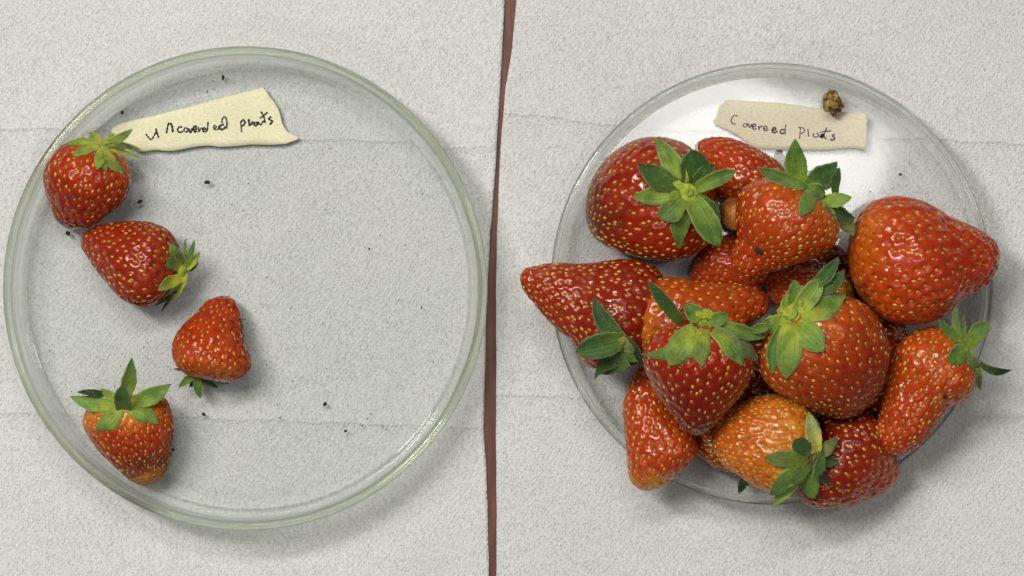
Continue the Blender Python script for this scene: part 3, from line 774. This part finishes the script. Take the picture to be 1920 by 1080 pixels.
berry('R13', 'orange unripe strawberry with crumpled dark leaves at the front', [(1335, 830), (1345, 790), (1375, 761), (1420, 746), (1470, 742), (1510, 755), (1535, 790), (1541, 830), (1530, 870), (1502, 910), (1462, 928), (1420, 915), (1385, 892), (1353, 866)],
      (1525, 860), (1340, 800), zc=32, k=0.85, drop=0.3, spacing=19, depth=0.38, tipdense=1.3, stops=((0.0, (0.66, 0.10, 0.018)), (0.25, (0.76, 0.21, 0.03)), (0.6, (0.70, 0.14, 0.022)), (1.0, (0.62, 0.085, 0.02))), mottle=0.4)
berry('R3', 'notched orange-red strawberry with upright dark leaves on the upper heap', [(1384, 368), (1402, 346), (1440, 332), (1490, 340), (1532, 362), (1562, 392), (1572, 430), (1560, 465), (1520, 488), (1450, 509), (1402, 519), (1376, 506), (1372, 480), (1384, 440), (1380, 402)],
      (1530, 375), (1385, 515), zc=41, k=0.85, drop=0.3, tilt=-3, spacing=20, depth=0.40, gloss=0.9, stops=((0.0, (0.70, 0.13, 0.025)), (0.3, (0.58, 0.060, 0.017)), (1.0, (0.50, 0.034, 0.014))))
berry('R8', 'broad orange-red strawberry with bright lime leaves at the heap centre', [(1424, 660), (1440, 610), (1480, 570), (1540, 549), (1592, 555), (1632, 580), (1660, 625), (1668, 670), (1655, 725), (1622, 772), (1580, 786), (1530, 772), (1480, 748), (1440, 722), (1422, 692)],
      (1470, 580), (1610, 770), zc=38, k=0.88, drop=0.3, tilt=-6, spacing=24, depth=0.36, gloss=0.9, stops=((0.0, (0.62, 0.10, 0.02)), (0.35, (0.56, 0.070, 0.018)), (0.7, (0.46, 0.034, 0.013)), (1.0, (0.25, 0.02, 0.010))), mottle=0.3)
berry('R7', 'dark glossy pointed strawberry hanging tip down in front of the heap', [(1205, 682), (1207, 650), (1228, 624), (1270, 609), (1320, 604), (1370, 618), (1404, 650), (1412, 690), (1396, 730), (1360, 775), (1332, 805), (1306, 817), (1280, 805), (1254, 770), (1225, 730)],
      (1318, 605), (1306, 817), zc=44, k=0.85, drop=0.3, tilt=-4, spacing=24, depth=0.36, gloss=1.0, stops=((0.0, (0.50, 0.035, 0.013)), (0.35, (0.40, 0.018, 0.010)), (0.75, (0.27, 0.012, 0.008)), (1.0, (0.20, 0.010, 0.008))))

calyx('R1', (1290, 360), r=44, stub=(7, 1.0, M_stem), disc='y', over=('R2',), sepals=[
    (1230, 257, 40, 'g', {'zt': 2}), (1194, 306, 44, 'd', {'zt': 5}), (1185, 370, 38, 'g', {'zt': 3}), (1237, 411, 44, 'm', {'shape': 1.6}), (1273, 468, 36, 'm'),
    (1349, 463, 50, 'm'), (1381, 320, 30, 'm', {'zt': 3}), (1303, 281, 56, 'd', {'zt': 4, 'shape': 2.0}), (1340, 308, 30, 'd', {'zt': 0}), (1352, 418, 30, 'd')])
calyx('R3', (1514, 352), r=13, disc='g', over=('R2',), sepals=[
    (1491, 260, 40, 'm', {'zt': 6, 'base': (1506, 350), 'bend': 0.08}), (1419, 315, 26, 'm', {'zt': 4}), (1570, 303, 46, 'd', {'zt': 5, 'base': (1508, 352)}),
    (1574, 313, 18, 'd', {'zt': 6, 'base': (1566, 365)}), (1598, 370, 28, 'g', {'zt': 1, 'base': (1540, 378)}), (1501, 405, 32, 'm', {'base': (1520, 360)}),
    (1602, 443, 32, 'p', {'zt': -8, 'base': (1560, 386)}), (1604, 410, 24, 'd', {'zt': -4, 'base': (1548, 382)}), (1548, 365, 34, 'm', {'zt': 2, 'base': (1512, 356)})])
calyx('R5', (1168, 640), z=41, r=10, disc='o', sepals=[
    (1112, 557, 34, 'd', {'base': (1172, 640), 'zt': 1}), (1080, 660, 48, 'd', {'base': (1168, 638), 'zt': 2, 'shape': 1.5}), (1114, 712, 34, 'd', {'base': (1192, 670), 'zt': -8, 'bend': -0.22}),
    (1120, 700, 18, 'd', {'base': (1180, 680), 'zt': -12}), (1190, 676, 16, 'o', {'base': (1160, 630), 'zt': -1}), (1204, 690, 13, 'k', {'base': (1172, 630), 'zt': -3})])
calyx('R7', (1321, 607), r=26, stub=(5, 0.7, M_stem), disc='g', over=('R6', 'R8'), sepals=[
    (1214, 524, 26, 'd', {'zt': 9, 'base': (1278, 606), 'arch': 2}), (1284, 570, 34, 'm', {'zt': 2}), (1201, 663, 30, 'g', {'bend': 0.2, 'zt': -4, 'base': (1300, 612)}), (1253, 685, 54, 'g', {'base': (1306, 616)}), (1316, 688, 36, 'g'),
    (1394, 687, 36, 'g', {'base': (1336, 618)}), (1421, 678, 34, 'g', {'zt': -6, 'base': (1345, 612)}), (1437, 632, 28, 'm', {'zt': -2, 'base': (1345, 604)}), (1321, 578, 36, 'y', {'zt': 1}), (1366, 590, 28, 'm', {'zt': 0})])
calyx('R8', (1486, 592), r=34, stub=(12, 1.0, M_stem), disc='y', over=('R9', 'R7'), sepals=[
    (1473, 711, 50, 'g', {'bend': 0}), (1448, 703, 30, 'm', {'base': (1468, 612)}), (1545, 659, 52, 'g', {'base': (1492, 606)}), (1586, 551, 42, 'g', {'zt': -1, 'base': (1500, 592)}), (1541, 522, 40, 'g', {'zt': 1, 'base': (1494, 586)}),
    (1585, 506, 28, 'd', {'base': (1530, 548), 'zt': 3}), (1573, 482, 26, 'd', {'base': (1522, 538), 'zt': 3}), (1472, 552, 44, 'y', {'zt': 0, 'base': (1490, 590)}), (1490, 524, 30, 'm', {'zt': 1, 'base': (1484, 575)}),
    (1422, 614, 34, 'g', {'zt': -5}), (1401, 622, 20, 'm', {'zt': -3, 'base': (1440, 612)})])
calyx('R11', (1812, 654), r=12, disc='m', sepals=[
    (1792, 569, 15, 'm', {'zt': 2, 'base': (1803, 645)}), (1759, 598, 17, 'm', {'zt': 3, 'base': (1800, 640)}), (1855, 603, 32, 'm', {'zt': 3, 'shape': 1.6}), (1777, 678, 38, 'm', {'base': (1815, 655)}),
    (1898, 693, 16, 'k', {'zt': -3, 'base': (1836, 680), 'bend': -0.15}), (1840, 700, 20, 'm', {'zt': -3, 'base': (1814, 655)}), (1838, 732, 13, 'm', {'zt': -9, 'base': (1834, 690)}), (1806, 590, 9, 'm', {'zt': 1, 'base': (1806, 640)})])
calyx('R13', (1522, 863), r=22, disc='o', over=('R14',), sepals=[
    (1516, 772, 32, 'p', {'base': (1530, 850), 'zt': 2}), (1488, 824, 36, 'd', {'base': (1514, 858), 'shape': 2.0, 'zt': 4}), (1432, 859, 34, 'm'), (1444, 928, 40, 'm', {'shape': 1.4}), (1448, 951, 24, 'g', {'zt': -6, 'base': (1492, 905)}),
    (1524, 936, 34, 'm', {'zt': -5, 'shape': 2.0}), (1526, 898, 20, 'd', {'base': (1540, 845), 'zt': 3}), (1571, 818, 24, 'o', {'zt': -2}), (1574, 868, 22, 'd', {'zt': -4}), (1561, 914, 16, 'd', {'zt': -6})])
calyx('R15', (1396, 882), z=13, r=6, disc='d', follow=False, sepals=[
    (1385, 926, 17, 'k', {'zt': -3}), (1350, 884, 8, 'k', {'zt': -3}), (1402, 912, 10, 'k', {'zt': -3})])

# ---------------------------------------------------------------- tape labels with handwriting
def tape(outline, strokes, mat, ink, w, origin, scale, label, z0, curl, words):
    pts = catmull(outline, 3)
    rng = np.random.RandomState(len(outline))
    pts = pts + rng.normal(0, 0.35, pts.shape)
    c = pts.mean(0)
    root = empty('masking_tape', P(c[0], c[1], z0)); tag(root, label, 'tape label', 'handwritten tape labels')
    org = np.array(root.location)
    def zz(px, py): return z0 + curl(px, py)
    # triangulated grid clipped to the outline: rows between the top and bottom edges
    ax = np.array(outline[0], float)
    xs0, xs1 = pts[:, 0].min() + 0.5, pts[:, 0].max() - 0.5
    nx, ny = 90, 8
    X = np.linspace(xs0, xs1, nx); V = []
    P2 = np.roll(pts, -1, 0)
    for x in X:
        cr = (pts[:, 0] <= x) != (P2[:, 0] <= x)
        yy = pts[cr, 1] + (x - pts[cr, 0]) / (P2[cr, 0] - pts[cr, 0]) * (P2[cr, 1] - pts[cr, 1])
        a_, b_ = yy.min(), yy.max()
        for j in range(ny + 1):
            y = a_ + (b_ - a_) * j / ny
            q = P(x, y, zz(x, y)); V.append((q.x, q.y, q.z))
    n1 = ny + 1; N = len(V); V = np.array(V); Vb = V.copy(); Vb[:, 2] -= 0.0001
    F = []
    for i in range(nx - 1):
        for j in range(ny):
            q = i * n1 + j; F.append((q, q + 1, q + n1 + 1, q + n1)); F.append((N + q, N + q + n1, N + q + n1 + 1, N + q + 1))
        q = i * n1; F.append((q + n1, N + q + n1, N + q, q)); q += ny; F.append((q, N + q, N + q + n1, q + n1))
    for j in range(ny):
        F.append((j + 1, j, N + j, N + j + 1)); q = (nx - 1) * n1 + j; F.append((q, q + 1, N + q + 1, N + q))
    strip = mesh_obj('strip', np.concatenate([V, Vb]), F, mat, root, org)
    # pen strokes: thin raised ribbons of ink
    for wd in words:
        V = []; F = []
        for st in wd:
            p = np.array(st, float) / scale + np.array(origin)
            if len(p) > 2:
                e = np.concatenate([[2 * p[0] - p[1]], p, [2 * p[-1] - p[-2]]]); sm = []
                for i in range(1, len(e) - 2):
                    for k in range(6):
                        t = k / 6
                        sm.append(0.5 * ((2 * e[i]) + (-e[i - 1] + e[i + 1]) * t + (2 * e[i - 1] - 5 * e[i] + 4 * e[i + 1] - e[i + 2]) * t * t + (-e[i - 1] + 3 * e[i] - 3 * e[i + 1] + e[i + 2]) * t ** 3))
                sm.append(e[-2]); p = np.array(sm)
            tg = np.gradient(p, axis=0); tg /= np.maximum(np.linalg.norm(tg, axis=1, keepdims=True), 1e-6)
            nn = np.stack([-tg[:, 1], tg[:, 0]], 1)
            base = len(V); pw = rng.uniform(0.75, 1.3)
            for i, (q, m) in enumerate(zip(p, nn)):
                hw = w / 2 * pw * (1 + 0.25 * math.sin(i * 1.3)) * (0.7 if i in (0, len(p) - 1) else 1)
                for s_, dz in ((-1, 0.00001), (0, 0.00010), (1, 0.00001)):
                    r_ = q + m * hw * s_; z_ = zz(r_[0], r_[1]) + 0.00004 + dz
                    u = P(r_[0], r_[1], z_); V.append((u.x, u.y, u.z))
            for i in range(len(p) - 1):
                a_ = base + 3 * i
                F.append((a_, a_ + 1, a_ + 4, a_ + 3)); F.append((a_ + 1, a_ + 2, a_ + 5, a_ + 4))
        mesh_obj('handwriting', V, F, ink, strip, org)

UNC = [[(350, 485), (375, 515), (400, 535), (425, 505), (448, 455)], [(356, 490), (382, 520)], [(443, 435), (455, 480), (468, 520)],
       [(538, 480), (545, 440), (555, 395)], [(550, 392), (578, 396), (590, 425), (596, 472)],
       [(682, 422), (652, 425), (638, 450), (655, 472), (690, 460)], [(692, 462), (705, 432), (730, 440), (725, 465), (700, 466)], [(735, 438), (755, 470), (775, 432)],
       [(780, 452), (805, 440), (800, 415), (782, 430), (790, 465), (815, 460)], [(825, 420), (830, 466), (845, 440), (865, 428)],
       [(862, 455), (890, 442), (876, 430), (864, 455), (885, 466), (905, 450), (913, 374)],
       [(962, 440), (988, 422), (968, 410), (966, 440), (998, 446), (1012, 410)], [(1056, 400), (1026, 410), (1020, 440), (1050, 442), (1076, 415)], [(1036, 388), (1042, 350), (1060, 332), (1080, 362), (1083, 442)]]
PLO = [[(1205, 380), (1215, 470)], [(1204, 382), (1230, 360), (1246, 385), (1226, 410), (1208, 412)], [(1278, 350), (1286, 406), (1308, 386), (1322, 374)],
       [(1336, 380), (1324, 400), (1345, 410), (1360, 390), (1338, 380)], [(1388, 282), (1414, 330), (1426, 388)], [(1378, 346), (1450, 290)], [(1362, 376), (1386, 402), (1412, 366)], [(1482, 330), (1460, 350), (1492, 374), (1464, 402)]]
tape([(208, 250), (222, 234), (300, 214), (400, 188), (470, 170), (495, 165), (505, 180), (519, 198), (526, 215), (531, 236), (545, 251), (561, 258), (545, 266), (525, 271), (470, 271), (420, 276), (395, 273), (360, 276), (325, 283), (290, 281), (262, 284), (238, 272)],
     None, M_tapeA, M_inkA, 3.3, (200, 150), 4.8, 'cream masking tape label reading "uncovered plots" with torn ends', ZB + 0.00022,
     lambda x, y: 0.0004 * max(0, (x - 500) / 60) ** 2 + 0.00008 * math.sin(x * 0.05), [UNC, PLO])
COV = [[(305, 515), (270, 514), (248, 545), (250, 580), (290, 590)], [(366, 584), (352, 598), (362, 616), (382, 610), (386, 590), (364, 584)], [(394, 580), (410, 616), (432, 588)],
       [(434, 614), (464, 606), (456, 588), (438, 596), (434, 620), (452, 636), (474, 626)], [(490, 602), (498, 642)], [(499, 622), (514, 608), (528, 611)], [(536, 632), (566, 624), (558, 606), (540, 614), (537, 638), (554, 648), (580, 636)],
       [(612, 646), (644, 638), (636, 620), (618, 630), (614, 654), (632, 666), (662, 654)], [(724, 640), (698, 640), (686, 660), (704, 676), (728, 660)], [(738, 592), (730, 640), (732, 678)]]
PLT = [[(868, 620), (860, 722)], [(848, 620), (890, 624), (906, 650), (885, 670), (864, 672)], [(934, 630), (941, 702)], [(990, 670), (984, 695), (1010, 706), (1031, 690), (1010, 664)],
       [(1106, 618), (1080, 690), (1102, 726)], [(1043, 662), (1146, 649)], [(1176, 680), (1155, 695), (1176, 714), (1160, 733), (1134, 724)]]
tape([(1337, 230), (1348, 216), (1347, 202), (1357, 191), (1370, 187), (1466, 194), (1549, 205), (1578, 209), (1624, 214), (1621, 224), (1625, 236), (1621, 250), (1624, 264), (1623, 281), (1599, 278), (1570, 282), (1507, 283), (1474, 281), (1428, 281), (1410, 275), (1393, 264), (1380, 254)],
     None, M_tapeB, M_inkB, 2.4, (1320, 110), 4.8, 'beige masking tape label reading "Covered plots" partly under the leaves', ZB + 0.00022,
     lambda x, y: 0.0022 * max(0, (x - 1540) / 85) ** 2 + 0.0004 * max(0, (1380 - x) / 40) ** 2 + 0.00008 * math.sin(x * 0.05), [COV, PLT])

# ---------------------------------------------------------------- crumbs and specks
def lump(name, px, py, z, rx, ry, rz, mat, seed, rot=0.0, rough=0.28, nu=9, nv=12, label=None, cat=None, group=None, freq=2.6):
    rng = np.random.RandomState(seed); V = []; F = []
    ks = rng.normal(size=(5, 3)) * freq; ph = rng.uniform(0, 6.28, 5)
    c = P(px, py, z * MM)
    for i in range(nu + 1):
        la = math.pi * i / nu
        for j in range(nv):
            lo = 2 * math.pi * j / nv
            d = np.array([math.sin(la) * math.cos(lo), math.sin(la) * math.sin(lo), math.cos(la)])
            r = 1 + rough * np.mean(np.sin(ks @ d + ph)) * 1.6 + (rng.uniform(-1, 1) * rough * 0.25 if 0 < i < nu else 0)
            x, y = d[0] * rx * S * r, d[1] * ry * S * r
            V.append((c.x + x * math.cos(rot) - y * math.sin(rot), c.y + x * math.sin(rot) + y * math.cos(rot), c.z + d[2] * rz * MM * r))
    for i in range(nu):
        for j in range(nv):
            a_ = i * nv + j; b_ = i * nv + (j + 1) % nv
            F.append((a_, a_ + nv, b_ + nv, b_))
    org = (c.x, c.y, c.z - rz * MM)
    o = mesh_obj(name, V, F, mat, None, org); o.location = org
    if label: tag(o, label, cat, group)
    return o
lump('debris_clump', 1562, 192, 8.5, 17, 23, 3.0, M_clod, 11, 0.1, 0.30, 22, 30, 'tan and black crumb of dried debris on the beige tape edge', 'debris', None, 3.3)
zs = ZB / MM + 0.5
for i, (x, y, r, lab) in enumerate([
        (388, 342, 6.0, 'largest black soil crumb alone in the middle of the sparse dish'),
        (262, 378, 4.6, 'black soil crumb right of the plump round strawberry'),
        (229, 211, 4.5, 'elongated soil crumb above the tip of the cream tape'),
        (418, 146, 4.0, 'soil crumb near the top rim above the cream tape'),
        (128, 438, 5.0, 'brown soil crumb between the two upper strawberries by the wall'),
        (382, 777, 3.6, 'soil crumb below the crinkled strawberry leaves'),
        (323, 843, 4.0, 'soil crumb touching the side of the orange-shouldered strawberry'),
        (648, 808, 3.0, 'lone soil crumb at the lower right of the sparse dish'),
        (609, 758, 4.2, 'greenish crumb near the lower fold of the cool towel')]):
    lump('soil_crumb', x, y, zs, r * (1.15 if i % 2 else 0.9), r * 0.7, 0.4, M_soil, 20 + i, 0.5 * i, 0.35, 6, 9, lab, 'soil crumb', 'soil crumbs in the sparse dish')
# crumbs resting on other things
def on_berry(key, px, py, r, seed, label, ry=1.0):
    B = BERRIES[key]; z = B.zc
    for _ in range(3):
        p = P(px, py, z); s_ = surf(B, p.x, p.y); z = s_ if s_ is not None else z
    lump('soil_crumb', px, py, z / MM + 0.05, r, r * ry, 0.5, M_soil, seed, 0.7, 0.35, 7, 10, label, 'soil crumb', 'soil crumbs on the strawberries')
on_berry('R3', 1424, 470, 7.0, 51, 'black soil crumb stuck on the notched strawberry', 1.25)
on_berry('R11', 1772, 744, 5.0, 52, 'black soil crumb stuck on the bumpy orange-red strawberry', 0.75)
lump('soil_crumb', 1541, 255, ZB / MM + 0.85, 5.0, 3.6, 0.35, M_soil, 53, 0.6, 0.3, 6, 9, 'black crumb sitting on the lettering of the beige tape', 'soil crumb', 'soil crumbs in the heaped dish')
lump('soil_crumb', 1688, 327, zs, 3.4, 2.6, 0.4, M_soil, 54, 0.2, 0.3, 6, 9, 'soil crumb on the bare glass above the very large strawberry', 'soil crumb', 'soil crumbs in the heaped dish')

def specks(name, areas, label, seed, avoid):
    rng = np.random.RandomState(seed); V = []; F = []
    oct_v = np.array([(1, 0, 0), (-1, 0, 0), (0, 1, 0), (0, -1, 0), (0, 0, 1), (0, 0, -1)], float)
    oct_f = [(0, 2, 4), (2, 1, 4), (1, 3, 4), (3, 0, 4), (2, 0, 5), (1, 2, 5), (3, 1, 5), (0, 3, 5)]
    for (cx, cy, sx, sy, n) in areas:
        for _ in range(n):
            x, y = rng.normal(cx, sx), rng.normal(cy, sy)
            if avoid(x, y): continue
            r = rng.uniform(0.6, 1.5) * S * (1.4 if rng.rand() < 0.12 else 1); p = P(x, y, ZB + 0.0002)
            a_ = rng.uniform(0, 6.28); st = rng.uniform(0.8, 1.8)
            q = oct_v * np.array([r * st, r, r * 0.7]) * rng.uniform(0.7, 1.2, (6, 1))
            xx = q[:, 0] * math.cos(a_) - q[:, 1] * math.sin(a_); yy = q[:, 0] * math.sin(a_) + q[:, 1] * math.cos(a_)
            b_ = len(V)
            for k in range(6): V.append((p.x + xx[k], p.y + yy[k], p.z + q[k, 2]))
            F += [tuple(b_ + t for t in fc) for fc in oct_f]
    o = mesh_obj(name, V, F, M_soil, smooth=False)
    tag(o, label, 'dirt', None, 'stuff')
specks('dirt_specks', [(460, 540, 210, 210, 70), (420, 160, 60, 25, 14), (240, 200, 25, 15, 6), (700, 800, 60, 25, 14), (620, 500, 130, 150, 20), (270, 690, 70, 60, 22), (790, 350, 40, 90, 16), (820, 660, 25, 40, 14)],
       'fine dark dirt specks scattered over the sparse dish floor', 77,
       lambda x, y: (x - 466) ** 2 + (y - 541) ** 2 > 400 ** 2)
specks('dirt_specks', [(1500, 180, 90, 20, 24), (1660, 320, 60, 50, 18), (1440, 860, 60, 30, 14), (1290, 495, 15, 8, 6)],
       'few dark dirt specks on the heaped dish floor', 78,
       lambda x, y: (x - 1442) ** 2 + (y - 532) ** 2 > 372 ** 2)
